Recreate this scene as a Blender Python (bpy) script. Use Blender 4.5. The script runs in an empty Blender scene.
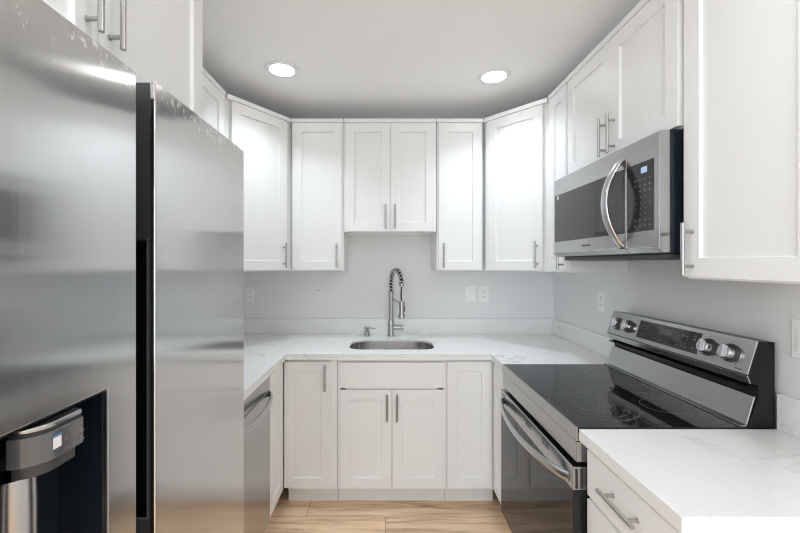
import bpy, bmesh, math, random
from mathutils import Vector, Matrix
C = bpy.context.scene.collection
SC = bpy.context.scene
R = math.radians
PI = math.pi
random.seed(4)

# ------------------------------------------------------------------ camera
E = 1.437                      # eye height; the aisle runs along +Y
cam = bpy.data.cameras.new('camera')
cam.sensor_width = 36.0
cam.lens = 381.0 / 800.0 * 36.0
cam.shift_x = (400.0 - 385.5) / 800.0
cam.shift_y = (263.5 - 266.5) / 800.0
cam.clip_start = 0.02
camo = bpy.data.objects.new('camera', cam)
C.objects.link(camo)
camo.location = (0, 0, E)
camo.rotation_euler = (PI / 2, 0, 0)
SC.camera = camo

# ------------------------------------------------------------------ light, exposure
w = bpy.data.worlds.new('daylight')
SC.world = w
w.use_nodes = True
w.node_tree.nodes['Background'].inputs[0].default_value = (0.95, 0.98, 1.0, 1)
w.node_tree.nodes['Background'].inputs[1].default_value = 1.0
SC.view_settings.view_transform = 'Standard'
SC.view_settings.look = 'None'
SC.view_settings.gamma = 1.0
SC.view_settings.use_curve_mapping = False
SC.view_settings.exposure = 0.08
SC.cycles.use_denoising = True
SC.cycles.filter_width = 1.1
SC.cycles.max_bounces = 14
SC.cycles.diffuse_bounces = 8
SC.cycles.glossy_bounces = 6
SC.cycles.sample_clamp_indirect = 8.0
LAMP_W = 2.6
ADDED_LAMP_W = 8.0             # unseen lamps added in the room behind the camera
REAR_FILL_W = 78.0

def area(name, loc, rot, sx, sy, power, col=(1, 1, 1), shape='RECTANGLE', parent=None, spread=180):
    l = bpy.data.lights.new(name, 'AREA')
    l.shape = shape
    l.size = sx
    l.size_y = sy
    l.energy = power
    l.color = col
    l.spread = R(spread)
    o = bpy.data.objects.new(name, l)
    C.objects.link(o)
    o.location = loc
    o.rotation_euler = rot
    if parent: o.parent = parent
    return o

area('added_rear_fill', (-1.15, -3.56, 1.3), (R(90), 0, 0), 3.6, 2.1, REAR_FILL_W, (0.78, 0.905, 1.0))  # added fill panel behind the camera, set in an assumed window opening

# ------------------------------------------------------------------ materials
def nodes(m):
    m.use_nodes = True
    return m.node_tree.nodes, m.node_tree.links, m.node_tree.nodes['Principled BSDF']

def mat(name, col, rough=0.5, metal=0.0, spec=0.5, coat=0.0, bump=None, emit=None, estr=0.0, var=0.0):
    """plain procedural material: noise-driven roughness and optional fine bump"""
    m = bpy.data.materials.new(name)
    n, l, b = nodes(m)
    b.inputs['Base Color'].default_value = (*col, 1)
    b.inputs['Metallic'].default_value = metal
    b.inputs['Specular IOR Level'].default_value = spec
    b.inputs['Coat Weight'].default_value = coat
    b.inputs['Coat Roughness'].default_value = 0.05
    tc = n.new('ShaderNodeTexCoord')
    no = n.new('ShaderNodeTexNoise')
    no.inputs['Scale'].default_value = 9.0
    no.inputs['Detail'].default_value = 3
    l.new(tc.outputs['Object'], no.inputs['Vector'])
    mr = n.new('ShaderNodeMapRange')
    mr.inputs['To Min'].default_value = max(0.0, rough * 0.9)
    mr.inputs['To Max'].default_value = min(1, rough * 1.1)
    l.new(no.outputs['Fac'], mr.inputs['Value'])
    l.new(mr.outputs['Result'], b.inputs['Roughness'])
    if var:
        mx = n.new('ShaderNodeMix'); mx.data_type = 'RGBA'
        mx.inputs['A'].default_value = (*[c * (1 - var) for c in col], 1)
        mx.inputs['B'].default_value = (*[min(1, c * (1 + var)) for c in col], 1)
        l.new(no.outputs['Fac'], mx.inputs['Factor'])
        l.new(mx.outputs['Result'], b.inputs['Base Color'])
    if bump:
        n2 = n.new('ShaderNodeTexNoise')
        n2.inputs['Scale'].default_value = bump[0]
        n2.inputs['Detail'].default_value = 4
        l.new(tc.outputs['Object'], n2.inputs['Vector'])
        bp = n.new('ShaderNodeBump')
        bp.inputs['Strength'].default_value = bump[1]
        bp.inputs['Distance'].default_value = 0.004
        l.new(n2.outputs['Fac'], bp.inputs['Height'])
        l.new(bp.outputs['Normal'], b.inputs['Normal'])
    if emit:
        b.inputs['Emission Color'].default_value = (*emit, 1)
        b.inputs['Emission Strength'].default_value = estr
    return m

def steel(name, col=(0.62, 0.62, 0.63), rough=0.2, aniso=0.5, brush=(4, 260, 4), wave=0.0, flecks=False):
    m = bpy.data.materials.new(name)
    n, l, b = nodes(m)
    b.inputs['Metallic'].default_value = 1.0
    b.inputs['Anisotropic'].default_value = aniso
    if aniso:
        tg = n.new('ShaderNodeTangent'); tg.direction_type = 'RADIAL'; tg.axis = 'Z'
        l.new(tg.outputs['Tangent'], b.inputs['Tangent'])
    tc = n.new('ShaderNodeTexCoord')
    mp = n.new('ShaderNodeMapping'); mp.inputs['Scale'].default_value = brush
    l.new(tc.outputs['Object'], mp.inputs['Vector'])
    no = n.new('ShaderNodeTexNoise'); no.inputs['Scale'].default_value = 1.0; no.inputs['Detail'].default_value = 4
    l.new(mp.outputs['Vector'], no.inputs['Vector'])
    mr = n.new('ShaderNodeMapRange')
    mr.inputs['To Min'].default_value = rough * 0.85
    mr.inputs['To Max'].default_value = rough * 1.15
    l.new(no.outputs['Fac'], mr.inputs['Value'])
    l.new(mr.outputs['Result'], b.inputs['Roughness'])
    mx = n.new('ShaderNodeMix'); mx.data_type = 'RGBA'
    mx.inputs['A'].default_value = (*[c * 0.95 for c in col], 1)
    mx.inputs['B'].default_value = (*[c * 1.05 for c in col], 1)
    l.new(no.outputs['Fac'], mx.inputs['Factor'])
    out = mx.outputs['Result']
    if flecks:
        # scraps of white shipping film and glue left along the top edge of the doors
        sp = n.new('ShaderNodeSeparateXYZ'); l.new(tc.outputs['Object'], sp.inputs[0])
        m2 = n.new('ShaderNodeMapping'); m2.inputs['Scale'].default_value = (20, 42, 20)
        l.new(tc.outputs['Object'], m2.inputs['Vector'])
        fn = n.new('ShaderNodeTexNoise'); fn.inputs['Scale'].default_value = 1.6; fn.inputs['Detail'].default_value = 7
        fn.inputs['Roughness'].default_value = 0.7
        l.new(m2.outputs['Vector'], fn.inputs['Vector'])
        zr = n.new('ShaderNodeMapRange')
        zr.inputs['From Min'].default_value = 1.66; zr.inputs['From Max'].default_value = 1.775
        zr.inputs['To Min'].default_value = 0.74; zr.inputs['To Max'].default_value = 0.53
        l.new(sp.outputs['Z'], zr.inputs['Value'])
        gt = n.new('ShaderNodeMath'); gt.operation = 'SUBTRACT'
        l.new(fn.outputs['Fac'], gt.inputs[0]); l.new(zr.outputs['Result'], gt.inputs[1])
        sm = n.new('ShaderNodeMapRange'); sm.inputs['From Min'].default_value = 0.0; sm.inputs['From Max'].default_value = 0.05
        sm.inputs['To Max'].default_value = 0.6
        l.new(gt.outputs[0], sm.inputs['Value'])
        m3 = n.new('ShaderNodeMix'); m3.data_type = 'RGBA'
        l.new(sm.outputs['Result'], m3.inputs['Factor'])
        l.new(out, m3.inputs['A']); m3.inputs['B'].default_value = (0.85, 0.85, 0.85, 1)
        out = m3.outputs['Result']
        iv = n.new('ShaderNodeMath'); iv.operation = 'SUBTRACT'; iv.inputs[0].default_value = 1.0
        l.new(sm.outputs['Result'], iv.inputs[1]); l.new(iv.outputs[0], b.inputs['Metallic'])
    l.new(out, b.inputs['Base Color'])
    if wave:
        wn = n.new('ShaderNodeTexNoise'); wn.inputs['Scale'].default_value = 2.2; wn.inputs['Detail'].default_value = 1
        l.new(tc.outputs['Object'], wn.inputs['Vector'])
        bp = n.new('ShaderNodeBump'); bp.inputs['Strength'].default_value = wave; bp.inputs['Distance'].default_value = 0.02
        l.new(wn.outputs['Fac'], bp.inputs['Height'])
        l.new(bp.outputs['Normal'], b.inputs['Normal'])
    return m

def quartz():
    m = bpy.data.materials.new('white_quartz')
    n, l, b = nodes(m)
    tc = n.new('ShaderNodeTexCoord')
    out = None
    base = (0.84, 0.84, 0.835, 1)
    for sc, wd, op, off in ((1.7, 0.014, 0.50, 0.0), (4.2, 0.016, 0.20, 7.0)):
        mp = n.new('ShaderNodeMapping'); mp.inputs['Location'].default_value = (off, off * 0.5, 0.3)
        mp.inputs['Rotation'].default_value = (0.2, 0.1, 0.6)
        l.new(tc.outputs['Object'], mp.inputs['Vector'])
        no = n.new('ShaderNodeTexNoise'); no.inputs['Scale'].default_value = sc; no.inputs['Detail'].default_value = 5
        no.inputs['Roughness'].default_value = 0.55; no.inputs['Distortion'].default_value = 1.2
        l.new(mp.outputs['Vector'], no.inputs['Vector'])
        a = n.new('ShaderNodeMath'); a.operation = 'SUBTRACT'; a.inputs[1].default_value = 0.5
        l.new(no.outputs['Fac'], a.inputs[0])
        ab = n.new('ShaderNodeMath'); ab.operation = 'ABSOLUTE'; l.new(a.outputs[0], ab.inputs[0])
        mr = n.new('ShaderNodeMapRange'); mr.inputs['From Max'].default_value = wd
        mr.inputs['To Min'].default_value = 1.0; mr.inputs['To Max'].default_value = 0.0
        l.new(ab.outputs[0], mr.inputs['Value'])
        # veins fade in and out
        n2 = n.new('ShaderNodeTexNoise'); n2.inputs['Scale'].default_value = 2.6
        l.new(mp.outputs['Vector'], n2.inputs['Vector'])
        r2 = n.new('ShaderNodeMapRange'); r2.inputs['From Min'].default_value = 0.45; r2.inputs['From Max'].default_value = 0.68
        r2.inputs['To Max'].default_value = op
        l.new(n2.outputs['Fac'], r2.inputs['Value'])
        mu = n.new('ShaderNodeMath'); mu.operation = 'MULTIPLY'
        l.new(mr.outputs['Result'], mu.inputs[0]); l.new(r2.outputs['Result'], mu.inputs[1])
        mx = n.new('ShaderNodeMix'); mx.data_type = 'RGBA'
        l.new(mu.outputs[0], mx.inputs['Factor'])
        if out is None: mx.inputs['A'].default_value = base
        else: l.new(out, mx.inputs['A'])
        mx.inputs['B'].default_value = (0.42, 0.43, 0.44, 1)
        out = mx.outputs['Result']
    l.new(out, b.inputs['Base Color'])
    b.inputs['Roughness'].default_value = 0.22
    return m

def planks():
    m = bpy.data.materials.new('oak_plank_floor')
    n, l, b = nodes(m)
    tc = n.new('ShaderNodeTexCoord')
    br = n.new('ShaderNodeTexBrick')
    br.inputs['Scale'].default_value = 1.0
    br.inputs['Brick Width'].default_value = 1.22
    br.inputs['Row Height'].default_value = 0.18
    br.inputs['Mortar Size'].default_value = 0.0012
    br.inputs['Color1'].default_value = (0.2, 0.2, 0.2, 1)
    br.inputs['Color2'].default_value = (0.8, 0.8, 0.8, 1)
    br.inputs['Mortar'].default_value = (0, 0, 0, 1)
    br.offset = 0.37
    l.new(tc.outputs['Object'], br.inputs['Vector'])
    mp = n.new('ShaderNodeMapping'); mp.inputs['Scale'].default_value = (1.6, 22, 1)
    l.new(tc.outputs['Object'], mp.inputs['Vector'])
    ad = n.new('ShaderNodeVectorMath'); ad.operation = 'MULTIPLY_ADD'
    ad.inputs[1].default_value = (7, 7, 7)
    l.new(br.outputs['Color'], ad.inputs[0]); l.new(mp.outputs['Vector'], ad.inputs[2])
    g = n.new('ShaderNodeTexNoise'); g.inputs['Scale'].default_value = 1.0; g.inputs['Detail'].default_value = 6
    g.inputs['Roughness'].default_value = 0.65; g.inputs['Distortion'].default_value = 0.8
    l.new(ad.outputs[0], g.inputs['Vector'])
    cr = n.new('ShaderNodeValToRGB')
    e = cr.color_ramp.elements
    e[0].position = 0.30; e[0].color = (0.36, 0.22, 0.13, 1)
    e[1].position = 0.70; e[1].color = (0.98, 0.75, 0.53, 1)
    k = e.new(0.5); k.color = (0.82, 0.58, 0.385, 1)
    l.new(g.outputs['Fac'], cr.inputs['Fac'])
    hs = n.new('ShaderNodeHueSaturation')
    mr = n.new('ShaderNodeMapRange'); mr.inputs['To Min'].default_value = 0.85; mr.inputs['To Max'].default_value = 1.12
    sp = n.new('ShaderNodeSeparateColor'); l.new(br.outputs['Color'], sp.inputs[0])
    l.new(sp.outputs[0], mr.inputs['Value']); l.new(mr.outputs['Result'], hs.inputs['Value'])
    l.new(cr.outputs['Color'], hs.inputs['Color'])
    mx = n.new('ShaderNodeMix'); mx.data_type = 'RGBA'
    l.new(br.outputs['Fac'], mx.inputs['Factor'])
    l.new(hs.outputs['Color'], mx.inputs['A']); mx.inputs['B'].default_value = (0.12, 0.07, 0.04, 1)
    l.new(mx.outputs['Result'], b.inputs['Base Color'])
    b.inputs['Roughness'].default_value = 0.42
    return m

M = {}
M['cab'] = mat('white_cabinet_paint', (0.86, 0.86, 0.86), 0.34, bump=(260, 0.02))
M['wall'] = mat('pale_grey_wall_paint', (0.80, 0.80, 0.80), 0.75, bump=(120, 0.14))
M['ceil'] = mat('white_ceiling_paint', (0.92, 0.92, 0.92), 0.9, bump=(90, 0.2))
M['quartz'] = quartz()
M['floor'] = planks()
M['fridge'] = steel('brushed_fridge_steel', (0.64, 0.637, 0.633), 0.13, 0.92, (4, 240, 2), wave=0.03, flecks=True)
M['steel'] = steel('brushed_steel', (0.46, 0.46, 0.462), 0.22, 0.5, (8, 3, 60))
M['sinksteel'] = steel('sink_steel', (0.60, 0.58, 0.56), 0.26, 0.0, (6, 120, 6))
M['nickel'] = steel('brushed_nickel', (0.46, 0.455, 0.445), 0.34, 0.0, (6, 6, 6))
M['chrome'] = steel('polished_handle_steel', (0.54, 0.55, 0.57), 0.24, 0.0, (5, 5, 5))
M['black'] = mat('black_enamel', (0.010, 0.010, 0.011), 0.25, spec=0.25)
M['dark'] = mat('dark_grey_plastic', (0.05, 0.05, 0.052), 0.4)
M['navy'] = mat('dark_blue_gloss_plastic', (0.008, 0.013, 0.020), 0.16, spec=0.35)
M['glass'] = mat('black_ceramic_glass', (0.012, 0.012, 0.013), 0.04, spec=0.6)
M['ovenglass'] = mat('dark_oven_glass', (0.02, 0.02, 0.021), 0.05, spec=0.3)
M['mwglass'] = mat('dark_microwave_glass', (0.03, 0.03, 0.031), 0.07, spec=0.5)
M['ring'] = mat('grey_burner_print', (0.12, 0.12, 0.12), 0.2)
M['print'] = mat('pale_grey_print', (0.42, 0.42, 0.43), 0.5)
M['dimprint'] = mat('dim_grey_print', (0.16, 0.16, 0.165), 0.5)
M['darkprint'] = mat('dark_grey_print', (0.12, 0.12, 0.12), 0.5)
M['plate'] = mat('white_plastic_plate', (0.90, 0.90, 0.90), 0.3)
M['slot'] = mat('dark_slot', (0.03, 0.03, 0.03), 0.6)
M['lcd'] = mat('lit_clock_display', (0.3, 0.4, 0.55), 0.3, emit=(0.55, 0.72, 1.0), estr=0.35)
M['lens'] = mat('lit_lamp_lens', (0.9, 0.9, 0.9), 0.5, emit=(1, 0.985, 0.96), estr=9.0)
M['trim'] = mat('white_lamp_trim', (0.85, 0.85, 0.85), 0.45)
M['toe'] = mat('white_toe_board', (0.80, 0.80, 0.80), 0.5)
M['sticker'] = mat('white_sticker_paper', (0.82, 0.82, 0.82), 0.6)
M['blue'] = mat('blue_sticker_band', (0.10, 0.22, 0.50), 0.6)
M['gasket'] = mat('grey_rubber', (0.12, 0.12, 0.125), 0.6)
M['smoke'] = mat('smoke_grey_gloss_panel', (0.10, 0.10, 0.104), 0.14, spec=0.8)

# ------------------------------------------------------------------ mesh helpers
def bx(bm, x0, x1, y0, y1, z0, z1):
    v = [bm.verts.new(p) for p in ((x0, y0, z0), (x1, y0, z0), (x1, y1, z0), (x0, y1, z0),
                                   (x0, y0, z1), (x1, y0, z1), (x1, y1, z1), (x0, y1, z1))]
    fs = {}
    for k, q in (('bottom', (3, 2, 1, 0)), ('top', (4, 5, 6, 7)), ('front', (0, 1, 5, 4)),
                 ('right', (1, 2, 6, 5)), ('back', (2, 3, 7, 6)), ('left', (3, 0, 4, 7))):
        fs[k] = bm.faces.new([v[i] for i in q])
    return fs

def loft(bm, rings, cap=True, closed=True):
    vs = [[bm.verts.new(p) for p in r] for r in rings]
    n = len(vs[0])
    for a, b in zip(vs[:-1], vs[1:]):
        for i in range(n if closed else n - 1):
            j = (i + 1) % n
            bm.faces.new((a[i], a[j], b[j], b[i]))
    if cap:
        bm.faces.new(list(reversed(vs[0])))
        bm.faces.new(vs[-1])
    return vs

def basis(d):
    d = Vector(d).normalized()
    u = d.cross(Vector((0, 0, 1)))
    if u.length < 1e-4: u = d.cross(Vector((0, 1, 0)))
    u.normalize()
    return u, d.cross(u).normalized()

def cyl(bm, p0, p1, r0, r1=None, n=20):
    r1 = r0 if r1 is None else r1
    p0, p1 = Vector(p0), Vector(p1)
    u, v = basis(p1 - p0)
    loft(bm, [[p + (u * math.cos(2 * PI * i / n) + v * math.sin(2 * PI * i / n)) * r for i in range(n)]
              for p, r in ((p0, r0), (p1, r1))])

def tube(bm, pts, rad, n=10, rz=None):
    """sweep a circle (or ellipse rad x rz) along pts with parallel transport"""
    pts = [Vector(p) for p in pts]
    t0 = (pts[1] - pts[0]).normalized()
    u, v = basis(t0)
    rings = []
    prev = t0
    for i, p in enumerate(pts):
        a = pts[max(0, i - 1)]; b = pts[min(len(pts) - 1, i + 1)]
        t = (b - a).normalized()
        q = prev.rotation_difference(t)
        u = q @ u; v = q @ v; prev = t
        rings.append([p + u * math.cos(2 * PI * k / n) * rad + v * math.sin(2 * PI * k / n) * (rz or rad) for k in range(n)])
    loft(bm, rings)

def lathe(bm, prof, c=(0, 0, 0), n=28, axis=(0, 0, 1)):
    """prof: list of (radius, height along axis)"""
    c = Vector(c); ax = Vector(axis).normalized(); u, v = basis(ax)
    loft(bm, [[c + ax * h + (u * math.cos(2 * PI * i / n) + v * math.sin(2 * PI * i / n)) * max(r, 1e-4) for i in range(n)]
              for r, h in prof])

def prism(bm, poly, f0, f1):
    """poly: 2-D points, f0/f1 turn a 2-D point into the two end 3-D points"""
    loft(bm, [[f0(p) for p in poly], [f1(p) for p in poly]])

def obj(name, bm, m, parent=None, bevel=0.0, seg=2, loc=None, sharp=35):
    bmesh.ops.recalc_face_normals(bm, faces=bm.faces)
    me = bpy.data.meshes.new(name)
    bm.to_mesh(me); bm.free()
    for p in me.polygons: p.use_smooth = True
    me.set_sharp_from_angle(angle=R(sharp))
    me.materials.append(m)
    o = bpy.data.objects.new(name, me)
    C.objects.link(o)
    if parent: o.parent = parent
    if loc: o.location = loc
    if bevel:
        b = o.modifiers.new('edge', 'BEVEL')
        b.width = bevel; b.segments = seg; b.limit_method = 'ANGLE'; b.angle_limit = R(40)
        b.harden_normals = True
    return o

def tag(o, label=None, cat=None, group=None, kind=None):
    if label: o['label'] = label
    if cat: o['category'] = cat
    if group: o['group'] = group
    if kind: o['kind'] = kind
    return o

def thing(name, label, cat, loc=(0, 0, 0), rz=0.0, group=None):
    o = bpy.data.objects.new(name, None)
    C.objects.link(o)
    o.empty_display_size = 0.1
    o.location = loc
    o.rotation_euler = (0, 0, rz)
    return tag(o, label, cat, group)

def B(): return bmesh.new()

# ------------------------------------------------------------------ room shell
XL, XR, YB, ZC = -1.213, 1.257, 2.85, 2.51
YR, XO = -3.6, -3.4            # far end of the living area behind, and its left wall
def struct(name, bm, m, bevel=0): return tag(obj(name, bm, m, bevel=bevel), kind='structure')
b = B(); bx(b, XO - .12, XR + .12, YR - .12, YB + .12, -.1, 0); struct('floor', b, M['floor'])
b = B(); bx(b, XO - .12, XR + .12, YR - .12, YB + .12, ZC, ZC + .1); struct('ceiling', b, M['ceil'])
b = B(); bx(b, XL - .12, XR + .12, YB, YB + .12, 0, ZC); struct('wall_back', b, M['wall'])
b = B(); bx(b, XR, XR + .12, YR, YB, 0, ZC); struct('wall_right', b, M['wall'])
b = B(); bx(b, XL - .12, XL, 0.20, YB, 0, ZC); bx(b, XO, XL - .12, 0.20, 0.32, 0, ZC); struct('wall_left', b, M['wall'])
b = B(); bx(b, XO - .12, XO, YR, 0.32, 0, ZC); struct('wall_far_left', b, M['wall'])
b = B()
bx(b, XO, -3.0, YR - .12, YR, 0, ZC); bx(b, 0.7, XR, YR - .12, YR, 0, ZC)
bx(b, -3.0, 0.7, YR - .12, YR, 0, 0.2); bx(b, -3.0, 0.7, YR - .12, YR, 2.4, ZC)
struct('wall_rear', b, M['wall'])
b = B()
for x0, x1 in ((-3.0, -2.94), (-1.18, -1.12), (0.64, 0.7)): bx(b, x0, x1, YR - .09, YR - .03, 0.2, 2.4)
bx(b, -3.0, 0.7, YR - .09, YR - .03, 0.2, 0.26); bx(b, -3.0, 0.7, YR - .09, YR - .03, 2.34, 2.4)
struct('window_1', b, M['trim'])

# ------------------------------------------------------------------ cabinet parts (local: x along width, -y to the room, z up)
DT = 0.02
def shaker_bm(x0, x1, z0, z1, rail=0.058, depth=0.011):
    b = B()
    f = bx(b, x0, x1, -DT, -0.0005, z0, z1)
    r = min(rail, (x1 - x0) * 0.3)
    b.normal_update()
    bmesh.ops.inset_region(b, faces=[f['front']], thickness=r, use_even_offset=True)
    b.normal_update()
    fr = f['front']
    e = bmesh.ops.inset_region(b, faces=[fr], thickness=0.0012, depth=-depth, use_even_offset=True)
    return b

def slab_bm(x0, x1, z0, z1):
    b = B(); bx(b, x0, x1, -DT, -0.0005, z0, z1); return b

def handle(parent, x, z, length=0.16, vertical=True):
    """bar pull standing off the door; x, z is its centre"""
    b = B()
    y0, yb, h = -DT, -DT - 0.030, length / 2
    d = Vector((0, 0, 1)) if vertical else Vector((1, 0, 0))
    c = Vector((x, yb, z))
    cyl(b, c - d * h, c + d * h, 0.0060, n=16)
    for s in (-1, 1):
        p = c + d * (h * 0.66) * s
        cyl(b, (p.x, y0 + 0.0006, p.z), (p.x, yb, p.z), 0.0048, n=12)
        cyl(b, (p.x, y0 + 0.0006, p.z), (p.x, y0 - 0.002, p.z), 0.0066, n=12)
    return obj('handle', b, M['nickel'], parent, bevel=0.001)

def door(root, x0, x1, z0, z1, hx=None, hz=None, hl=0.16):
    d = obj('door', shaker_bm(x0, x1, z0, z1), M['cab'], root, bevel=0.0008)
    if hx is not None: handle(d, hx, hz, hl)
    return d

def upper(label, loc, rz, W, D, z0, z1, doors, group='white wall cabinets', poly=None):
    t = thing('wall_cabinet', label, 'cabinet', (loc[0], loc[1], z0), rz, group)
    H = z1 - z0
    b = B()
    if poly is None:
        f = bx(b, 0, W, 0, D, 0, H)
        b.normal_update()
        bmesh.ops.inset_region(b, faces=[f['bottom']], thickness=0.018, use_even_offset=True)
        b.normal_update()
        bmesh.ops.inset_region(b, faces=[f['bottom']], thickness=0.0005, depth=-0.014, use_even_offset=True)
    else:
        prism(b, poly, lambda p: (p[0], p[1], 0), lambda p: (p[0], p[1], H))
    obj('body', b, M['cab'], t, bevel=0.0012)
    b = B(); bx(b, 0.001, W - 0.001, -DT - 0.003, -0.0004, H - 0.026, H)
    obj('top_trim', b, M['cab'], t, bevel=0.0012)
    for (x0, x1, d0, d1, hx, hz) in doors:
        door(t, x0, x1, d0, d1, hx, hz)
    return t

UB, UT = 1.389, 2.397          # wall cabinets: bottom, top
H = UT - UB
dtop = H - 0.029
YF = 2.545                     # carcass front of the back run (doors stand 20 mm proud)
g = .002
# back wall: left single, centre pair over the sink, right single
def single(x0, x1, hx_side, label):
    W = x1 - x0
    a, c = 0.012, W - 0.012
    hx = c - 0.030 if hx_side == 'r' else a + 0.030
    return upper(label, (x0, YF), 0, W, YB - .002 - YF, UB, UT, [(a, c, 0.006, dtop, hx, 0.100)])
single(-0.625, -0.279, 'r', 'tall narrow white wall cabinet left of the short cabinet over the sink')
single(0.342, 0.648, 'l', 'tall narrow white wall cabinet right of the short cabinet over the sink')
z0 = 1.646
Hc = UT - z0
Wc = 0.341 + 0.278 - .003
upper('short two-door white wall cabinet hung above the sink', (-0.2775, YF), 0, Wc, YB - .002 - YF, z0, UT,
      [(0.012, Wc / 2 - .0015, 0.006, Hc - .029, Wc / 2 - .031, 0.100), (Wc / 2 + .0015, Wc - .012, 0.006, Hc - .029, Wc / 2 + .031, 0.100)])
# diagonal corner cabinets
def diagonal(p, q, wallpts, label, hside):
    """p -> q is the door-front line in plan, left to right as seen from the room"""
    P, Q = Vector(p), Vector(q)
    d = (Q - P).normalized(); rz = math.atan2(d.y, d.x)
    n = Vector((-d.y, d.x))                      # into the cabinet
    o = P + n * DT
    def loc(v):
        r = Vector(v) - o
        return (r.dot(d), r.dot(n))
    W = (Q - P).length
    poly = [(0, 0), (W, 0)] + [loc(v) for v in wallpts]
    a, c = 0.030, W - 0.030
    upper(label, o, rz, W, 0, UB, UT, [(a, c, 0.006, dtop, c - 0.030 if hside == 'r' else a + .03, 0.100)], poly=poly)
diagonal((-0.893, 2.150), (-0.629, 2.522), [(-0.627, YB - .002), (XL + .002, YB - .002), (XL + .002, 2.135), (-0.912, 2.135)],
         'diagonal white corner wall cabinet rising just beyond the refrigerator', 'r')
diagonal((0.652, 2.522), (0.935, 2.203), [(0.955, 2.188), (XR - .002, 2.188), (XR - .002, YB - .002), (0.650, YB - .002)],
         'diagonal white corner wall cabinet next to the very narrow one by the microwave', 'r')
# right wall run (local x runs towards the camera)
XF = 0.955
def rupper(y_far, y_near, z0, z1, doors, label):
    return upper(label, (XF, y_far), -PI / 2, y_far - y_near, XR - .002 - XF, z0, z1, doors)
rupper(2.184, 1.972, UB, UT, [(0.006, 0.206, 0.006, dtop, 0.206 - .028, 0.095)],
       'very narrow white wall cabinet between the corner cabinet and the microwave')
zm = 1.872
Wm = 0.757
rupper(1.966, 1.966 - Wm, zm, UT, [(0.010, Wm / 2 - .0015, 0.006, UT - zm - .029, Wm / 2 - .031, 0.098),
                                   (Wm / 2 + .0015, Wm - .010, 0.006, UT - zm - .029, Wm / 2 + .031, 0.098)],
       'short two-door white wall cabinet directly above the microwave')
rupper(1.203, 0.800, UB, UT, [(0.008, 0.396, 0.006, dtop, 0.008 + .035, 0.092)],
       'tall white wall cabinet beside the black side of the microwave, above the short worktop')
# left wall: over the counter, and the deep one above the refrigerator
def lupper(xf, y_near, y_far, z0, z1, doors, label):
    return upper(label, (xf, y_near), PI / 2, y_far - y_near, xf - (XL + .002), z0, z1, doors)
Wl = 0.868
lupper(-0.915, 1.263, 1.263 + Wl, UB, UT, [(0.010, Wl / 2 - .0015, 0.006, dtop, Wl / 2 - .031, 0.100),
                                           (Wl / 2 + .0015, Wl - .022, 0.006, dtop, Wl / 2 + .031, 0.100)],
       'white wall cabinet mostly hidden by the refrigerator, between it and the corner cabinet')
zf = 1.835
Wf = 0.920
lupper(-0.620, 0.336, 0.336 + Wf, zf, UT, [(0.008, Wf / 2 - .0015, 0.006, UT - zf - .029, Wf / 2 - .032, 0.146),
                                           (Wf / 2 + .0015, Wf - .006, 0.006, UT - zf - .029, Wf / 2 + .032, 0.146)],
       'deep white cabinet mounted above the refrigerator')

# ------------------------------------------------------------------ base cabinets
BT = 0.876
def base(label, loc, rz, W, D, fronts, xa=0.0, open_top=False, toe_x=None, name='base_cabinet'):
    """fronts: ('door'|'panel'|'drawer', x0, x1, z0, z1, hx, hz, vertical)"""
    t = thing(name, label, 'cabinet', (loc[0], loc[1], 0), rz, 'white base cabinets')
    b = B()
    if open_top:
        bx(b, xa, W, 0, D, 0.10, 0.118)
        bx(b, xa, xa + .018, 0, D, 0.118, BT); bx(b, W - .018, W, 0, D, 0.118, BT)
        bx(b, xa + .018, W - .018, D - .012, D, 0.118, BT)
        bx(b, xa + .018, W - .018, 0, .02, BT - .02, BT); bx(b, xa + .018, W - .018, 0, .02, .685, .71)
        bx(b, xa + .018, xa + .05, 0, .02, .118, BT - .02); bx(b, W - .05, W - .018, 0, .02, .118, BT - .02)
    else:
        bx(b, xa, W, 0, D, 0.10, BT)
    obj('body', b, M['cab'], t, bevel=0.001)
    b = B(); tx = toe_x or (xa, W); bx(b, tx[0], tx[1], 0.055, D - .01, 0, 0.0995)
    obj('toe_kick', b, M['toe'], t)
    for (k, x0, x1, q0, q1, hx, hz, vert) in fronts:
        if k == 'door': f = obj('door', shaker_bm(x0, x1, q0, q1), M['cab'], t, bevel=0.0008)
        elif k == 'panel': f = obj('false_drawer_front', slab_bm(x0, x1, q0, q1), M['cab'], t, bevel=0.0014)
        else: f = obj('drawer', slab_bm(x0, x1, q0, q1), M['cab'], t, bevel=0.0014)
        if hx is not None: handle(f, hx, hz, 0.155, vert)
    return t
BF = 2.255
BD = YB - .002 - BF
x0 = -0.577
base('white base cabinet left of the sink cabinet, one door with a handle', (x0, BF), 0, 0.291, BD,
     [('door', -0.0185, 0.256, 0.120, 0.862, 0.224, 0.772, True)], toe_x=(-.01, .291))
base('white sink base cabinet with a false drawer front over two doors', (-0.284, BF), 0, 0.642, BD,
     [('panel', 0.017, 0.627, 0.706, 0.856, None, None, True),
      ('door', 0.017, 0.3205, 0.120, 0.694, 0.292, 0.598, True),
      ('door', 0.3235, 0.627, 0.120, 0.694, 0.351, 0.598, True)], open_top=True)
base('white base cabinet right of the sink cabinet, one plain door without handle', (0.360, BF), 0, 0.289, BD,
     [('door', 0.003, 0.264, 0.120, 0.862, None, None, True)], toe_x=(0, .289))
base('very narrow white base cabinet beside the far end of the range', (0.650, 2.232), -PI / 2, 0.254, XR - .002 - 0.650,
     [('door', 0.012, 0.250, 0.120, 0.862, None, None, True)])
base('white base cabinet between the dishwasher and the left corner', (-0.617, 1.961), PI / 2, 0.271, 0.617 + XL - 0 if False else (-0.617 - (XL + .002)),
     [('door', 0.004, 0.262, 0.120, 0.862, None, None, True)])
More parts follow.
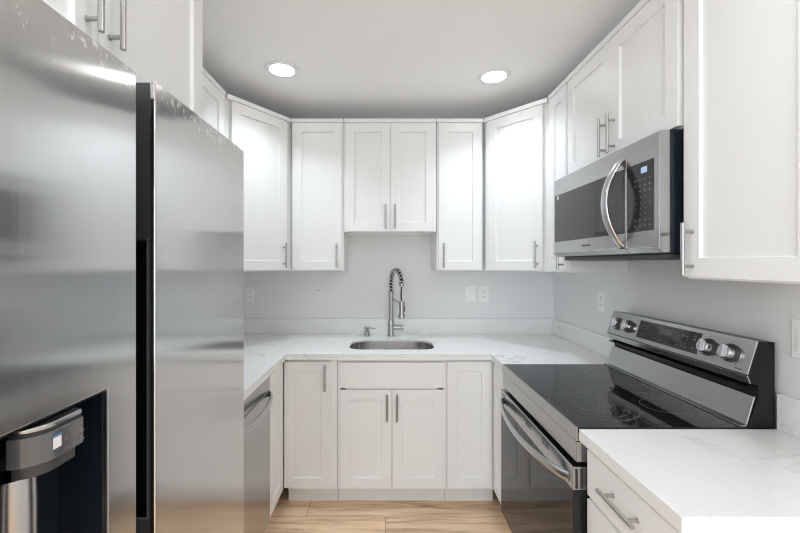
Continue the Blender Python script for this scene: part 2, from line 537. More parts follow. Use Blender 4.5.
base('white base cabinet of stacked drawers with bar handles, under the short worktop beside the range', (0.650, 1.203), -PI / 2, 0.400, XR - .002 - 0.650,
     [('drawer', 0.012, 0.390, 0.716, 0.858, 0.200, 0.795, False),
      ('drawer', 0.012, 0.390, 0.422, 0.704, 0.200, 0.600, False),
      ('drawer', 0.012, 0.390, 0.120, 0.410, 0.200, 0.300, False)])

# ------------------------------------------------------------------ worktops
CT, CB = 0.914, 0.8765
def rrect(x0, x1, y0, y1, rs, n=9):
    """rounded rectangle, rs = corner radii at (x1,y0) (x1,y1) (x0,y1) (x0,y0)"""
    pts = []
    for (cx, cy, a0), r in zip(((x1, y0, -90), (x1, y1, 0), (x0, y1, 90), (x0, y0, 180)), rs):
        ox = cx - r if cx == x1 else cx + r
        oy = cy - r if cy == y1 else cy + r
        for i in range(n + 1):
            a = R(a0 + 90 * i / n)
            pts.append((ox + r * math.cos(a), oy + r * math.sin(a)))
    return pts
SINK = (-0.226, 0.306, 2.318, 2.635)
SR = (0.075, 0.13, 0.13, 0.075)
hole = rrect(*SINK, SR)
outer = [(XL + .001, 1.236), (-0.578, 1.236), (-0.578, 2.21), (0.611, 2.21), (0.611, 1.977), (XR - .001, 1.977), (XR - .001, YB - .001), (XL + .001, YB - .001)]
def slab_with_hole(bm, outer, hole, z0, z1):
    es = []
    for loop in (outer, hole):
        vs = [bm.verts.new((p[0], p[1], z1)) for p in loop]
        es += [bm.edges.new((vs[i], vs[(i + 1) % len(vs)])) for i in range(len(vs))]
    bmesh.ops.triangle_fill(bm, edges=es, use_beauty=True, use_dissolve=False)
    top = bm.faces[:]
    r = bmesh.ops.extrude_face_region(bm, geom=top, use_keep_orig=True)
    bmesh.ops.translate(bm, verts=[v for v in r['geom'] if isinstance(v, bmesh.types.BMVert)], vec=(0, 0, z0 - z1))
t = thing('countertop', 'U-shaped white quartz worktop around the sink and both back corners', 'countertop', (0, 2.4, CB))
b = B()
sh = lambda pts: [(p[0], p[1] - 2.4) for p in pts]
slab_with_hole(b, sh(outer), sh(hole), CT - CB - .016, CT - CB)
obj('slab', b, M['quartz'], t, bevel=0.002)
b = B()
wide = rrect(SINK[0] - .033, SINK[1] + .033, SINK[2] - .033, SINK[3] + .033, [r_ + .033 for r_ in SR])
slab_with_hole(b, sh(outer), sh(wide), 0, CT - CB - .0161)
obj('build_up', b, M['quartz'], t, bevel=0.0008)
ST = 1.026 - CB
b = B(); bx(b, XL + .001, XR - .001, YB - .021 - 2.4, YB - .001 - 2.4, CT - CB + .0003, ST); obj('backsplash', b, M['quartz'], t, bevel=0.0015)
b = B(); bx(b, XR - .021, XR - .001, 1.977 - 2.4, YB - .0215 - 2.4, CT - CB + .0003, ST); obj('backsplash', b, M['quartz'], t, bevel=0.0015)
b = B(); bx(b, XL + .001, XL + .021, 1.236 - 2.4, YB - .0215 - 2.4, CT - CB + .0003, ST); obj('backsplash', b, M['quartz'], t, bevel=0.0015)
t = thing('countertop', 'short white quartz worktop over the drawer cabinet, ending at the near side of the range', 'countertop', (0.93, 1.0, CB))
b = B(); bx(b, 0.611 - .93, XR - .001 - .93, 0.785 - 1, 1.2045 - 1, 0, CT - CB); obj('slab', b, M['quartz'], t, bevel=0.0025)
b = B(); bx(b, XR - .021 - .93, XR - .001 - .93, 0.785 - 1, 1.2045 - 1, CT - CB + .0003, ST); obj('backsplash', b, M['quartz'], t, bevel=0.0015)

# ------------------------------------------------------------------ sink, faucet, soap dispenser
t = thing('sink', 'undermount stainless steel sink bowl set into the back worktop', 'sink', (0.04, 2.476, 0.69))
cx, cy = 0.04, 2.476
def ring2(grow, z, rad):
    x0, x1, y0, y1 = SINK
    return [(p[0] - cx, p[1] - cy, z - 0.69) for p in rrect(x0 - grow, x1 + grow, y0 - grow, y1 + grow, [max(.01, r + grow) for r in SR])]
b = B()
loft(b, [ring2(0.030, 0.8975, 0), ring2(0.004, 0.8975, 0), ring2(0.003, 0.88, 0), ring2(-0.004, 0.735, 0), ring2(-0.016, 0.712, 0),
         ring2(-0.045, 0.702, 0), ring2(-0.060, 0.700, 0), ring2(-0.060, 0.697, 0), ring2(-0.045, 0.698, 0), ring2(-0.012, 0.710, 0),
         ring2(0.0, 0.735, 0), ring2(0.007, 0.88, 0), ring2(0.008, 0.895, 0), ring2(0.030, 0.895, 0)], cap=False)
bm_v = b.verts
obj('bowl', b, M['sinksteel'], t, sharp=50)
b = B(); bx(b, -0.21, 0.21, -0.105, 0.105, 0.0085, 0.0100); obj('bowl_floor', b, M['sinksteel'], t)
b = B(); lathe(b, [(0.044, 0.0102), (0.044, 0.013), (0.036, 0.0145), (0.03, 0.0118), (0.0, 0.0116)], (0, .02, 0)); obj('drain', b, M['chrome'], t)

FX, FY = 0.040, 2.752
t = thing('kitchen_faucet', 'brushed steel spring-neck kitchen faucet standing behind the sink', 'faucet', (FX, FY, CT))
b = B(); lathe(b, [(0.030, 0.0003), (0.030, 0.006), (0.0235, 0.008), (0.0225, 0.010), (0.0225, 0.105), (0.019, 0.110), (0.0, 0.110)]); obj('base', b, M['nickel'], t)
b = B(); lathe(b, [(0.0165, 0.1102), (0.0165, 0.305), (0.0185, 0.307), (0.0185, 0.322), (0.012, 0.326), (0.0, 0.326)]); obj('column', b, M['nickel'], t)
du = Vector((0.072, -0.165, 0)).normalized()
reach = 0.175
path = []
for i in range(8): path.append(Vector((0, 0, 0.326 + 0.070 * i / 8)))
for i in range(25):
    a = PI * i / 24
    path.append(du * (reach / 2 * (1 - math.cos(a))) + Vector((0, 0, 0.396 + 0.080 * math.sin(a))))
for i in range(1, 4): path.append(du * reach + Vector((0, 0, 0.396 - 0.004 * i)))
b = B(); tube(b, path, 0.0078, 10); obj('inner_hose', b, M['black'], t)
# coil spring wound round the hose
L = [0]
for p, q in zip(path[:-1], path[1:]): L.append(L[-1] + (q - p).length)
def at(s):
    for i in range(len(L) - 1):
        if s <= L[i + 1]:
            f = (s - L[i]) / (L[i + 1] - L[i])
            return path[i].lerp(path[i + 1], f), (path[i + 1] - path[i]).normalized()
    return path[-1], (path[-1] - path[-2]).normalized()
side = Vector((-du.y, du.x, 0))
coil = []
turns = 15; NS = turns * 12
for i in range(NS + 1):
    p, d = at(L[-1] * 0.995 * i / NS)
    nrm = d.cross(side)
    a = 2 * PI * turns * i / NS
    coil.append(p + (side * math.cos(a) + nrm * math.sin(a)) * 0.0145)
b = B(); tube(b, coil, 0.0042, 8); obj('spring', b, M['nickel'], t, sharp=180)
tip = du * reach
b = B(); lathe(b, [(0.0, 0.366), (0.0175, 0.368), (0.0185, 0.377), (0.0175, 0.388), (0.010, 0.392), (0, .392)], tip); obj('collar', b, M['nickel'], t)
b = B(); tube(b, [tip + Vector((0, 0, .368)), tip + Vector((-.004, 0, .31)), tip + Vector((-.001, 0, .262))], 0.0060, 10); obj('spray_hose', b, M['dark'], t)
b = B(); lathe(b, [(0.0, 0.150), (0.024, 0.151), (0.026, 0.162), (0.019, 0.182), (0.0175, 0.195), (0.0175, 0.258), (0.012, 0.268), (0, .269)], tip); sh_ = obj('spray_head', b, M['nickel'], t)
b = B(); bx(b, -.005, .005, -.004, .004, -.02, .02); o = obj('spray_button', b, M['dark'], sh_, bevel=.002, loc=tip + Vector((0.0185, 0.002, 0.215)))
b = B(); cyl(b, du * 0.012 + Vector((0, 0, .272)), du * (reach - .014) + Vector((0, 0, .250)), 0.0050, n=12)
lathe(b, [(0.0180, 0.240), (0.0215, 0.240), (0.0215, 0.258), (0.0180, 0.258), (0.0180, 0.240)], tip, n=24)
obj('holder_arm', b, M['nickel'], t)
b = B(); cyl(b, (0.018, 0, .062), (0.094, -.006, .062), 0.0165, n=20); k = obj('valve', b, M['nickel'], t, bevel=.002)
b = B(); tube(b, [(0.074, -.01, .062), (0.080, -.05, .066), (0.084, -.085, .074)], 0.0055, 10); obj('lever', b, M['nickel'], k)

t = thing('soap_dispenser', 'small brushed steel soap pump on the worktop left of the faucet', 'soap dispenser', (-0.134, 2.752, CT))
b = B(); lathe(b, [(0.024, .0003), (0.024, .005), (0.0185, .007), (0.0175, .040), (0.012, .042), (0, .042)]); obj('base', b, M['nickel'], t)
b = B(); lathe(b, [(0.008, .042), (0.008, .050), (0.0185, .051), (0.0195, .062), (0.016, .068), (0, .068)])
cyl(b, (0.01, 0, .060), (0.064, -.012, .056), 0.0055, 0.0042, n=12); obj('pump_head', b, M['nickel'], t)

# ------------------------------------------------------------------ refrigerator
t = thing('refrigerator', 'tall stainless side-by-side refrigerator with a water dispenser in its nearer door', 'refrigerator', (-0.80, 0.745, 0))
ox, oy = 0.80, -0.745           # world -> local offset
def wb(bm, x0, x1, y0, y1, z0, z1): return bx(bm, x0 + ox, x1 + ox, y0 + oy, y1 + oy, z0, z1)
FT = 1.794
b = B(); wb(b, -1.195, -0.535, 0.328, 1.205, 0.015, 1.755); obj('body', b, M['dark'], t, bevel=.004)
for yy in (0.37, 1.12):
    for xx in (-1.10, -0.60):
        b = B(); cyl(b, (xx + ox, yy + oy, 0.0), (xx + ox, yy + oy, .016), .02); obj('foot', b, M['black'], t)
for yy in (0.34, 1.08):
    b = B(); wb(b, -0.66, -0.54, yy, yy + .12, 1.7555, 1.775); obj('hinge_cover', b, M['dark'], t, bevel=.004)
XFr = -0.449
# fridge door (far side)
b = B(); wb(b, XFr - .012, XFr, 0.743, 1.209, 0.05, FT)
dr = obj('refrigerator_door', b, M['fridge'], t, bevel=.0035, seg=4)
b = B()
wb(b, -0.530, XFr - .0122, 0.7465, 1.205, 1.484, FT - .002)
wb(b, -0.530, XFr - .0122, 0.7465, 1.205, 0.052, 0.938)
wb(b, -0.4655, XFr - .0122, 0.7465, 1.205, 0.938, 1.484)
wb(b, -0.530, -0.4655, 0.785, 1.205, 0.938, 1.484)
obj('door_liner', b, M['dark'], dr, bevel=.0012)
b = B(); wb(b, -0.527, -0.468, 0.7845, 0.786, 0.940, 1.482)
wb(b, -0.527, -0.4665, 0.748, 0.785, 0.938, 0.9405); obj('handle_recess', b, M['black'], dr)
b = B(); wb(b, -0.4672, -0.4645, 0.7455, 0.7475, 0.936, 1.486); wb(b, -0.500, -0.4672, 0.7455, 0.7475, 0.936, 0.939); obj('recess_edge', b, M['gasket'], dr)
# freezer door (near side) with the dispenser opening
DY0, DY1, DZ0, DZ1 = 0.404, 0.616, 0.86, 1.233
b = B()
oy0, oy1, oz0, oz1 = 0.330, 0.688, 0.05, 1.783
ys = [oy0, DY0, DY1, oy1]; zs = [oz0, DZ0, DZ1, oz1]
def frame_panel(bm, x0, x1):
    grid = {}
    for s, x in enumerate((x0, x1)):
        for i, y in enumerate(ys):
            for j, z in enumerate(zs): grid[s, i, j] = bm.verts.new((x + ox, y + oy, z))
    for i in range(3):
        for j in range(3):
            if (i, j) == (1, 1): continue
            for s in (0, 1): bm.faces.new([grid[s, i, j], grid[s, i + 1, j], grid[s, i + 1, j + 1], grid[s, i, j + 1]])
    for i in range(3):
        for j in (0, 3): bm.faces.new([grid[0, i, j], grid[0, i + 1, j], grid[1, i + 1, j], grid[1, i, j]])
    for j in range(3):
        for i in (0, 3): bm.faces.new([grid[0, i, j], grid[0, i, j + 1], grid[1, i, j + 1], grid[1, i, j]])
    for a, c in (((1, 1), (2, 1)), ((2, 1), (2, 2)), ((2, 2), (1, 2)), ((1, 2), (1, 1))):
        bm.faces.new([grid[0, a[0], a[1]], grid[0, c[0], c[1]], grid[1, c[0], c[1]], grid[1, a[0], a[1]]])
frame_panel(b, XFr - .012, XFr)
fz = obj('freezer_door', b, M['fridge'], t, bevel=.0035, seg=4)
b = B(); frame_panel(b, -0.530, XFr - .0122)
obj('door_liner', b, M['dark'], fz, bevel=.001)
b = B()   # five-sided niche
wb(b, -0.5295, -0.526, DY0, DY1, DZ0, DZ1)
wb(b, -0.526, XFr - .006, DY0 + .0002, DY0 + .004, DZ0, DZ1); wb(b, -0.526, XFr - .006, DY1 - .004, DY1 - .0002, DZ0, DZ1)
wb(b, -0.526, XFr - .006, DY0 + .004, DY1 - .004, DZ1 - .004, DZ1 - .0002); wb(b, -0.526, XFr - .006, DY0 + .004, DY1 - .004, DZ0, DZ0 + .012)
obj('dispenser_niche', b, M['navy'], fz)
b = B()   # thin bright rim round the niche
e_ = 0.0035
wb(b, XFr - .006, XFr + .0008, DY1 - e_, DY1, DZ0, DZ1)
obj('dispenser_rim', b, M['chrome'], fz)
# control head: rounded block bulging out of the niche
def head_poly(x1, y0, y1, r):
    x0 = -0.524
    p = [(x0, y0 + 0.078), (x0, y1)]
    for i in range(9):
        a = R(90 - 90 * i / 8); p.append((x1 - r + r * math.cos(a), y1 - r * .35 + r * .35 * math.sin(a)))
    for i in range(13):
        a = R(0 - 90 * i / 12); p.append((x1 - r + r * math.cos(a), y0 + r + r * math.sin(a)))
    return p
def hp(bm, x1, y0, y1, r, z0, z1):
    po = [(p[0] + ox, p[1] + oy) for p in head_poly(x1, y0, y1, r)]
    prism(bm, po, lambda p: (p[0], p[1], z0), lambda p: (p[0], p[1], z1))
b = B(); hp(b, -0.437, 0.474, 0.562, 0.036, 1.178, 1.2165)
hd = obj('dispenser_control', b, M['smoke'], t, bevel=.002)
b = B(); hp(b, -0.4385, 0.476, 0.561, 0.035, 1.2195, 1.2275); obj('control_cap', b, M['steel'], hd, bevel=.003)
b = B(); hp(b, -0.446, 0.484, 0.556, 0.030, 1.160, 1.1778); hp(b, -.4395, .478, .560, .034, 1.2166, 1.2194); obj('control_underside', b, M['dark'], hd, bevel=.003)
xq = -0.437
b = B(); wb(b, xq - .0003, xq + .0004, 0.501, 0.5135, 1.192, 1.2065); obj('sticker', b, M['sticker'], hd)
b = B(); wb(b, xq - .0003, xq + .0005, 0.5005, 0.5135, 1.2067, 1.210); obj('sticker_band', b, M['blue'], hd)
b = B()
for yy in (0.518, 0.531, 0.544):
    for zz in (1.184, 1.196):
        wb(b, xq - .0003, xq + .0003, yy, yy + .009, zz, zz + .0012); wb(b, xq - .0003, xq + .0003, yy + .002, yy + .0035, zz + .003, zz + .0065)
obj('control_icons', b, M['dimprint'], hd)
b = B(); lathe(b, [(0.023, 0), (0.023, .12), (0.022, .158), (0, .158)], (-0.487 + ox, 0.500 + oy, 1.0015), n=32); obj('water_paddle', b, M['steel'], fz)
b = B(); lathe(b, [(0.012, 0), (0.012, .10), (0, .10)], (-0.490 + ox, 0.448 + oy, 1.05), n=24); obj('ice_chute', b, M['chrome'], fz)
b = B(); wb(b, -.520, -.462, DY0 + .02, DY1 - .02, DZ0 + .0125, DZ0 + .018); obj('drip_tray', b, M['dark'], fz)

# ------------------------------------------------------------------ dishwasher
t = thing('dishwasher', 'grey dishwasher with a bowed bar handle, under the left worktop past the refrigerator', 'dishwasher', (-0.9, 1.652, 0))
ox, oy = 0.9, -1.652
b = B(); wb(b, -1.19, -0.622, 1.352, 1.956, 0.10, 0.872); obj('body', b, M['dark'], t)
b = B(); wb(b, -1.15, -0.68, 1.36, 1.95, 0, 0.10); obj('toe_kick', b, M['black'], t)
XD = -0.592
b = B(); wb(b, -0.6215, XD, 1.350, 1.957, 0.115, 0.790); d = obj('door', b, M['steel'], t, bevel=.004, seg=3)
b = B(); wb(b, -0.6215, XD, 1.350, 1.957, 0.7935, 0.869); obj('control_strip', b, M['steel'], t, bevel=.004)
b = B()
pts = []
for i in range(25):
    s = i / 24; y = 1.372 + (1.936 - 1.372) * s
    pts.append((XD + .004 + 0.052 * math.sin(PI * s) ** 0.7 + ox, y + oy, 0.775))
tube(b, pts, 0.0085, 12, 0.015); obj('handle', b, M['chrome'], d)

# ------------------------------------------------------------------ range
t = thing('electric_range', 'stainless electric range with black glass cooktop, below the microwave', 'range', (0.92, 1.59, 0))
ox, oy = -0.92, -1.59
Y0, Y1 = 1.208, 1.972
b = B(); wb(b, 0.640, 1.225, Y0 + .006, Y1 - .006, 0.16, 0.900); wb(b, 0.70, 1.20, Y0 + .02, Y1 - .02, 0.03, .16); obj('body', b, M['black'], t)
for yy in (Y0 + .05, Y1 - .05):
    for xx in (0.73, 1.16):
        b = B(); cyl(b, (xx + ox, yy + oy, 0), (xx + ox, yy + oy, .03), .018); obj('foot', b, M['dark'], t)
b = B(); wb(b, 0.612, 1.150, Y0, Y1, 0.9005, 0.9165); ck = obj('cooktop', b, M['glass'], t, bevel=.002)
b = B(); wb(b, 0.604, 0.6118, Y0, Y1, 0.873, 0.9172); wb(b, 0.6118, 0.640, Y0, Y1, .873, .900); obj('cooktop_trim', b, M['steel'], t, bevel=.002)
b = B(); wb(b, 0.606, 0.640, Y0 + .001, Y1 - .001, 0.806, 0.8712); obj('front_band', b, M['steel'], t, bevel=.002)
def flat_ring(bm, c, r0, r1, z, n=56):
    vs = [[bm.verts.new((c[0] + ox + r * math.cos(2 * PI * i / n), c[1] + oy + r * math.sin(2 * PI * i / n), zz)) for i in range(n)] for r, zz in ((r0, z - .0004), (r0, z), (r1, z), (r1, z - .0004))]
    for a, c2 in zip(vs[:-1], vs[1:]):
        for i in range(n): bm.faces.new((a[i], a[(i + 1) % n], c2[(i + 1) % n], c2[i]))
for (c, rr) in (((0.755, 1.795), (.075, .105)), ((0.765, 1.405), (.072, .115, .145)), ((1.02, 1.79), (.075,)), ((1.02, 1.395), (.075,)), ((1.045, 1.59), (.055,))):
    b = B()
    for r_ in rr: flat_ring(b, c, r_ - .0008, r_ + .0008, 0.9168)
    obj('burner_ring', b, M['ring'], ck)
XO_ = 0.597
b = B(); wb(b, XO_, 0.640, Y0 + .003, Y1 - .003, 0.160, 0.715); dr = obj('oven_door', b, M['ovenglass'], t, bevel=.003)
b = B(); wb(b, XO_ - .002, 0.640, Y0 + .002, Y1 - .002, 0.7155, 0.791); tr = obj('door_trim', b, M['steel'], t, bevel=.003)
for yc in (1.27, 1.42, 1.59, 1.76, 1.91):
    b = B()
    for k in range(3):
        hw = 0.030 if yc in (1.42, 1.59, 1.76) else 0.016
        wb(b, XO_ - .0028, XO_ - .0015, yc - hw, yc + hw, 0.757 + k * .009, 0.7605 + k * .009)
    obj('vent_slots', b, M['slot'], tr)
b = B(); wb(b, .6035, .6105, Y0 + .0006, Y0 + .0030, .722, .784); wb(b, .6195, .6265, Y0 + .0006, Y0 + .0030, .722, .784); obj('end_slots', b, M['slot'], tr)
b = B()
pts = []
for i in range(33):
    s = i / 32; y = Y0 + .030 + (Y1 - Y0 - .06) * s
    pts.append((XO_ + .001 - 0.056 * (math.sin(PI * s) ** 0.62) + ox, y + oy, 0.742 - .012 * math.sin(PI * s)))
tube(b, pts, 0.0085, 14, 0.0155); obj('handle', b, M['chrome'], dr)
# back guard
b = B()
prof = [(1.236, 0.9005), (1.236, 1.187), (1.184, 1.190), (1.181, 1.180), (1.150, 1.082), (1.160, 1.055), (1.182, 1.048), (1.184, 1.012), (1.152, 0.920), (1.152, 0.9005)]
f = lambda y: (lambda p: (p[0] + ox, y + oy, p[1]))
prism(b, prof, f(Y0 + .001), f(Y1 - .001)); bg = obj('back_guard', b, M['black'], t, bevel=.0015)
def slant(bm, x0, z0, x1, z1, th, ya, yb):
    """slab whose front runs (x0,z0) bottom to (x1,z1) top, th thick"""
    d = Vector((x1 - x0, z1 - z0)).normalized(); n = Vector((-d.y, d.x)) * th    # towards the room
    po = [(x0, z0), (x1, z1), (x1 + n.x, z1 + n.y), (x0 + n.x, z0 + n.y)]
    prism(bm, po, f(ya), f(yb))
b = B(); slant(b, 1.1500, 1.082, 1.1840, 1.190, .004, Y0, Y1)
slant(b, 1.160, 1.055, 1.1502, 1.0805, .004, Y0, Y1)
cp = obj('control_panel', b, M['steel'], t, bevel=.0012)
b = B(); slant(b, 1.152, 0.922, 1.178, 1.012, .005, Y0 + .004, Y1 - .002)
prism(b, [(1.150, .9168), (1.150, .924), (1.128, .9205), (1.128, .9168)], f(Y0 + .004), f(Y1 - .002))
obj('deflector', b, M['steel'], bg, bevel=.0015)
b = B(); prism(b, [(1.158, 1.040), (1.182, 1.046), (1.182, 1.042), (1.158, 1.036)], f(Y0 + .02), f(Y1 + .002)); obj('vent_lip', b, M['black'], bg)
pd = Vector((0.034, 0.108)).normalized(); pn = Vector((-pd.y, pd.x))          # panel direction and outward normal (x,z)
def onp(s, off=0.0):            # s metres up the panel from its bottom edge
    q = Vector((1.150, 1.082)) + pd * s + pn * (.004 + off)
    return q
q0, q1 = onp(.018), onp(.098)
b = B(); slant(b, q0.x, q0.y, q1.x, q1.y, .0014, 1.412, 1.752); ds = obj('display', b, M['glass'], t, bevel=.0006)
q0, q1 = onp(.058, .0014), onp(.084, .0014)
b = B(); slant(b, q0.x, q0.y, q1.x, q1.y, .0004, 1.55, 1.62); obj('clock_window', b, M['darkprint'], ds)
b = B()
def mark(s, y, ds_, dy):
    a_, c_ = onp(s, .0014), onp(s + ds_, .0014)
    slant(b, a_.x, a_.y, c_.x, c_.y, .0003, y, y + dy)
for r_ in range(2):
    for c_ in range(3): mark(.062 + r_ * .014, 1.69 + c_ * .014, .004, .007)
for c_ in range(2): mark(.033, 1.70 + c_ * .018, .005, .008)
for c_ in range(4): mark(.030, 1.565 + c_ * .022, .0045, .011)
for r_ in range(4):
    for c_ in range(3): mark(.030 + r_ * .014, 1.468 + c_ * .022, .004, .005)
for s_ in (.034, .066, .080): mark(s_, 1.432, .005, .009)
obj('touch_keys', b, M['dimprint'], ds)
for i, y in enumerate((1.905, 1.822, 1.372, 1.284)):
    c2 = onp(.055); n3 = Vector((pn.x, 0, pn.y)); c3 = Vector((c2.x + ox, y + oy, c2.y)); d3 = Vector((pd.x, 0, pd.y))
    b = B(); lathe(b, [(0.0, -.0005), (0.0315, -.0005), (0.0315, .004), (0.0285, .006), (0.0, .006)], c3, 32, n3); kb = obj('knob', b, M['dark'], t)
    b = B(); lathe(b, [(0.0, .006), (0.0255, .006), (0.0265, .010), (0.0250, .024), (0.022, .027), (0.0, .027)], c3, 32, n3); obj('knob_cap', b, M['chrome'], kb)
    b = B()
    yv = Vector((0, 1, 0))
    tilt = R(8); up = d3 * math.cos(tilt) + yv * math.sin(tilt); sd = up.cross(n3)
    rings = []
    for h in (.0265, .035):
        rings.append([c3 + n3 * h + sd * sx * .0065 + up * sy * .0225 for sx, sy in ((-1, -1), (1, -1), (1, 1), (-1, 1))])
    loft(b, rings); obj('knob_grip', b, M['chrome'], kb, bevel=.0015)
    b = B()
    for k in range(9):
        a = R(-140 + 35 * k); q = c3 + n3 * .0002 + (d3 * math.cos(a) + yv * math.sin(a)) * .041
        cyl(b, q - n3 * .0004, q + n3 * .0004, .0013 if k else .0026, n=8)
    obj('dial_marks', b, M['darkprint'], cp)
b = B()
a_, c_ = onp(.010), onp(.0135)
slant(b, a_.x, a_.y, c_.x, c_.y, .0003, 1.228, 1.258); obj('maker_mark', b, M['darkprint'], cp)

# ------------------------------------------------------------------ microwave
t = thing('microwave_oven', 'stainless over-the-range microwave with curved handle, hung above the range', 'microwave', (1.06, 1.59, 1.452))
ox, oy = -1.06, -1.59
def wz(bm, x0, x1, y0, y1, z0, z1): return bx(bm, x0 + ox, x1 + ox, y0 + oy, y1 + oy, z0 - 1.452, z1 - 1.452)
MY0, MY1 = 1.212, 1.968
XM = 0.872
b = B(); wz(b, 0.906, 1.250, MY0 + .002, MY1 - .002, 1.470, 1.866); obj('body', b, M['navy'], t, bevel=.003)
b = B(); wz(b, 0.915, 1.240, MY0 + .02, MY1 - .02, 1.452, 1.4698); un = obj('underside', b, M['dark'], t, bevel=.003)
for yy in (1.30, 1.66):
    b = B(); wz(b, 0.95, 1.10, yy, yy + .2, 1.4505, 1.4519); obj('grease_filter', b, M['gasket'], un)
SEAM = 1.378
WZ0, WZ1 = 1.546, 1.781
# door, with a chamfered lower lip
def fascia(bm, y0, y1):
    po = [(.905, 1.472), (.905, 1.863), (XM + .003, 1.863), (XM, 1.860), (XM, 1.494), (XM - .006, 1.490), (XM + .012, 1.472)]
    prism(bm, po, lambda p: (p[0] + ox, y0 + oy, p[1] - 1.452), lambda p: (p[0] + ox, y1 + oy, p[1] - 1.452))
b = B(); fascia(b, SEAM + .0008, MY1); dr = obj('door', b, M['steel'], t, bevel=.0015)
b = B(); wz(b, XM - .0016, XM + .001, SEAM + .012, MY1 - .010, WZ0, WZ1); wn = obj('window', b, M['mwglass'], dr, bevel=.0006)
b = B(); wz(b, XM - .0022, XM - .0014, 1.915, 1.932, WZ1 - .022, WZ1 - .006); obj('sticker', b, M['sticker'], dr)
b = B(); wz(b, XM - .0006, XM + .0005, 1.622, 1.690, 1.512, 1.520); obj('maker_mark', b, M['darkprint'], dr)
b = B()
pts = []
for i in range(29):
    s = i / 28; z = 1.500 + (1.818 - 1.500) * s
    pts.append((XM + .002 - 0.066 * math.sin(PI * s) ** 0.75 + ox, 1.408 + oy, z - 1.452))
tube(b, pts, 0.0185, 14, 0.0085); obj('handle', b, M['chrome'], dr)
b = B(); fascia(b, MY0, SEAM - .0008); cf = obj('control_fascia', b, M['steel'], t, bevel=.0015)
b = B(); wz(b, XM - .0016, XM + .001, 1.238, SEAM - .004, WZ0, WZ1); kp = obj('control_panel', b, M['mwglass'], t, bevel=.0006)
b = B(); wz(b, XM - .0022, XM - .0014, 1.268, 1.298, WZ1 - .038, WZ1 - .018); obj('clock_display', b, M['lcd'], kp)
b = B()
for r_ in range(9):
    for c_ in range(4):
        if r_ in (2, 6) and c_ == 3: continue
        y = 1.250 + c_ * .024; z = WZ0 + .018 + r_ * .0195
        wz(b, XM - .0020, XM - .0015, y, y + (.010 if r_ > 5 or r_ < 2 else .004), z, z + .004)
obj('keypad', b, M['dimprint'], kp)

# ------------------------------------------------------------------ outlets and switches
def plate_back(x, z, kind, label, w_=.072, h_=.118):
    t = thing({'outlet': 'wall_outlet', 'switch': 'light_switch'}[kind], label, {'outlet': 'outlet', 'switch': 'switch'}[kind], (x, YB, z))
    build_plate(t, kind, w_, h_); return t
def build_plate(t, kind, w_, h_):
    b = B(); bx(b, -w_ / 2, w_ / 2, -.006, -.0003, -h_ / 2, h_ / 2); obj('cover_plate', b, M['plate'], t, bevel=.002)
    if kind == 'outlet':
        for s in (-1, 1):
            b = B(); lathe(b, [(0, 0), (.0165, 0), (.0165, .0015), (0, .0015)], (0, -.0062, s * .020), 24, (0, -1, 0)); so = obj('socket', b, M['plate'], t)
            b = B()
            for dx in (-.006, .006): bx(b, dx - .0012, dx + .0012, -.0082, -.0074, s * .020, s * .020 + .008)
            cyl(b, (0, -.0074, s * .020 - .006), (0, -.0082, s * .020 - .006), .0024, n=10); obj('slots', b, M['slot'], so)
    else:
        n = 2 if w_ > .1 else 1
        for k in range(n):
            xx = (k - (n - 1) / 2) * .046
            b = B(); bx(b, xx - .0165, xx + .0165, -.009, -.0062, -.033, .033); rk = obj('rocker', b, M['plate'], t, bevel=.0015)
            b = B(); bx(b, xx - .006, xx + .006, -.0096, -.0088, .022, .0245); obj('indicator', b, M['gasket'], rk)
plate_back(-1.012, 1.208, 'outlet', 'white duplex outlet on the back wall, seen right beside the refrigerator edge')
plate_back(0.632, 1.208, 'switch', 'white rocker switch plate on the back wall, left of the outlet beside it')
plate_back(0.733, 1.208, 'outlet', 'white duplex outlet on the back wall, right of the rocker switch')
t = thing('wall_outlet', 'white outlet plate on the range wall, beyond the far end of the back guard', 'outlet', (XR, 2.212, 1.217), -PI / 2)
build_plate(t, 'outlet', .072, .118)
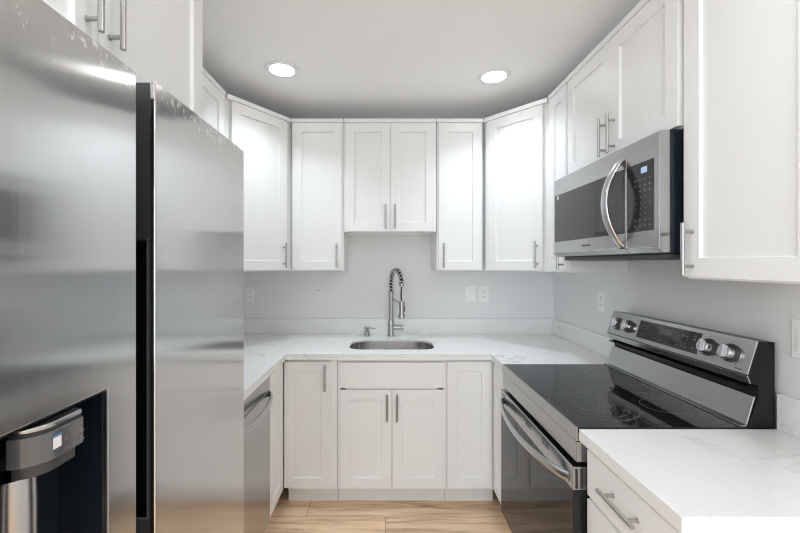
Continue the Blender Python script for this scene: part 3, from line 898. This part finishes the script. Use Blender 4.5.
t = thing('light_switch', 'white double switch plate on the wall above the short worktop backsplash', 'switch', (XR, 1.117, 1.208), -PI / 2)
build_plate(t, 'switch', .116, .118)
t = thing('round_cover', 'small round white cover on the back wall left of the faucet', 'cover', (-0.505, YB, 1.237))
b = B(); lathe(b, [(0, .0003), (.027, .0003), (.027, .003), (.024, .006), (0, .007)], (0, 0, 0), 28, (0, -1, 0)); obj('disc', b, M['plate'], t)
b = B(); lathe(b, [(0, .0065), (.005, .0065), (.005, .0085), (0, .0085)], (0, 0, 0), 12, (0, -1, 0)); obj('screw', b, M['gasket'], t)

# ------------------------------------------------------------------ ceiling lights
def downlight(x, y, label, r=0.092, power=LAMP_W, spread=110, group='round flush ceiling lights'):
    t = thing('ceiling_light', label, 'ceiling light', (x, y, ZC), 0, group)
    b = B(); lathe(b, [(r * .74, -.0004), (r, -.0004), (r, -.004), (r * .96, -.0085), (r * .78, -.011), (r * .74, -.009), (r * .74, -.0004)], n=48)
    obj('trim_ring', b, M['trim'], t)
    b = B(); lathe(b, [(0, -.0006), (r * .735, -.0006), (r * .735, -.0075), (r * .5, -.0085), (0, -.009)], n=48); obj('lens', b, M['lens'], t)
    area('lamp', (0, 0, -.014), (0, 0, 0), r * 1.4, r * 1.4, power, (0.81, 0.925, 1.0), 'DISK', t, spread=spread)
k = 381.0
downlight(-(385.5 - 282) * 2.10 / k, 2.10, 'round lit ceiling light on the refrigerator side of the kitchen')
downlight((494 - 385.5) * 2.175 / k, 2.175, 'round lit ceiling light on the microwave side of the kitchen')
for x, y in ((-0.57, 0.50), (0.60, 0.50)):  # unseen pair added to brighten the cabinets on both sides
    downlight(x, y, 'added ceiling light out of view, between the refrigerator and the short worktop', power=LAMP_W * 1.45, spread=165, group='added ceiling lights over the kitchen entrance')
for x, y in ((-0.57, -1.4), (0.60, -1.4), (-2.2, -1.4)):  # unseen lamps added for ambient light from behind the camera
    downlight(x, y, 'added unseen ceiling light in the living room beyond the kitchen', power=ADDED_LAMP_W, spread=160, group='added living room ceiling lights')
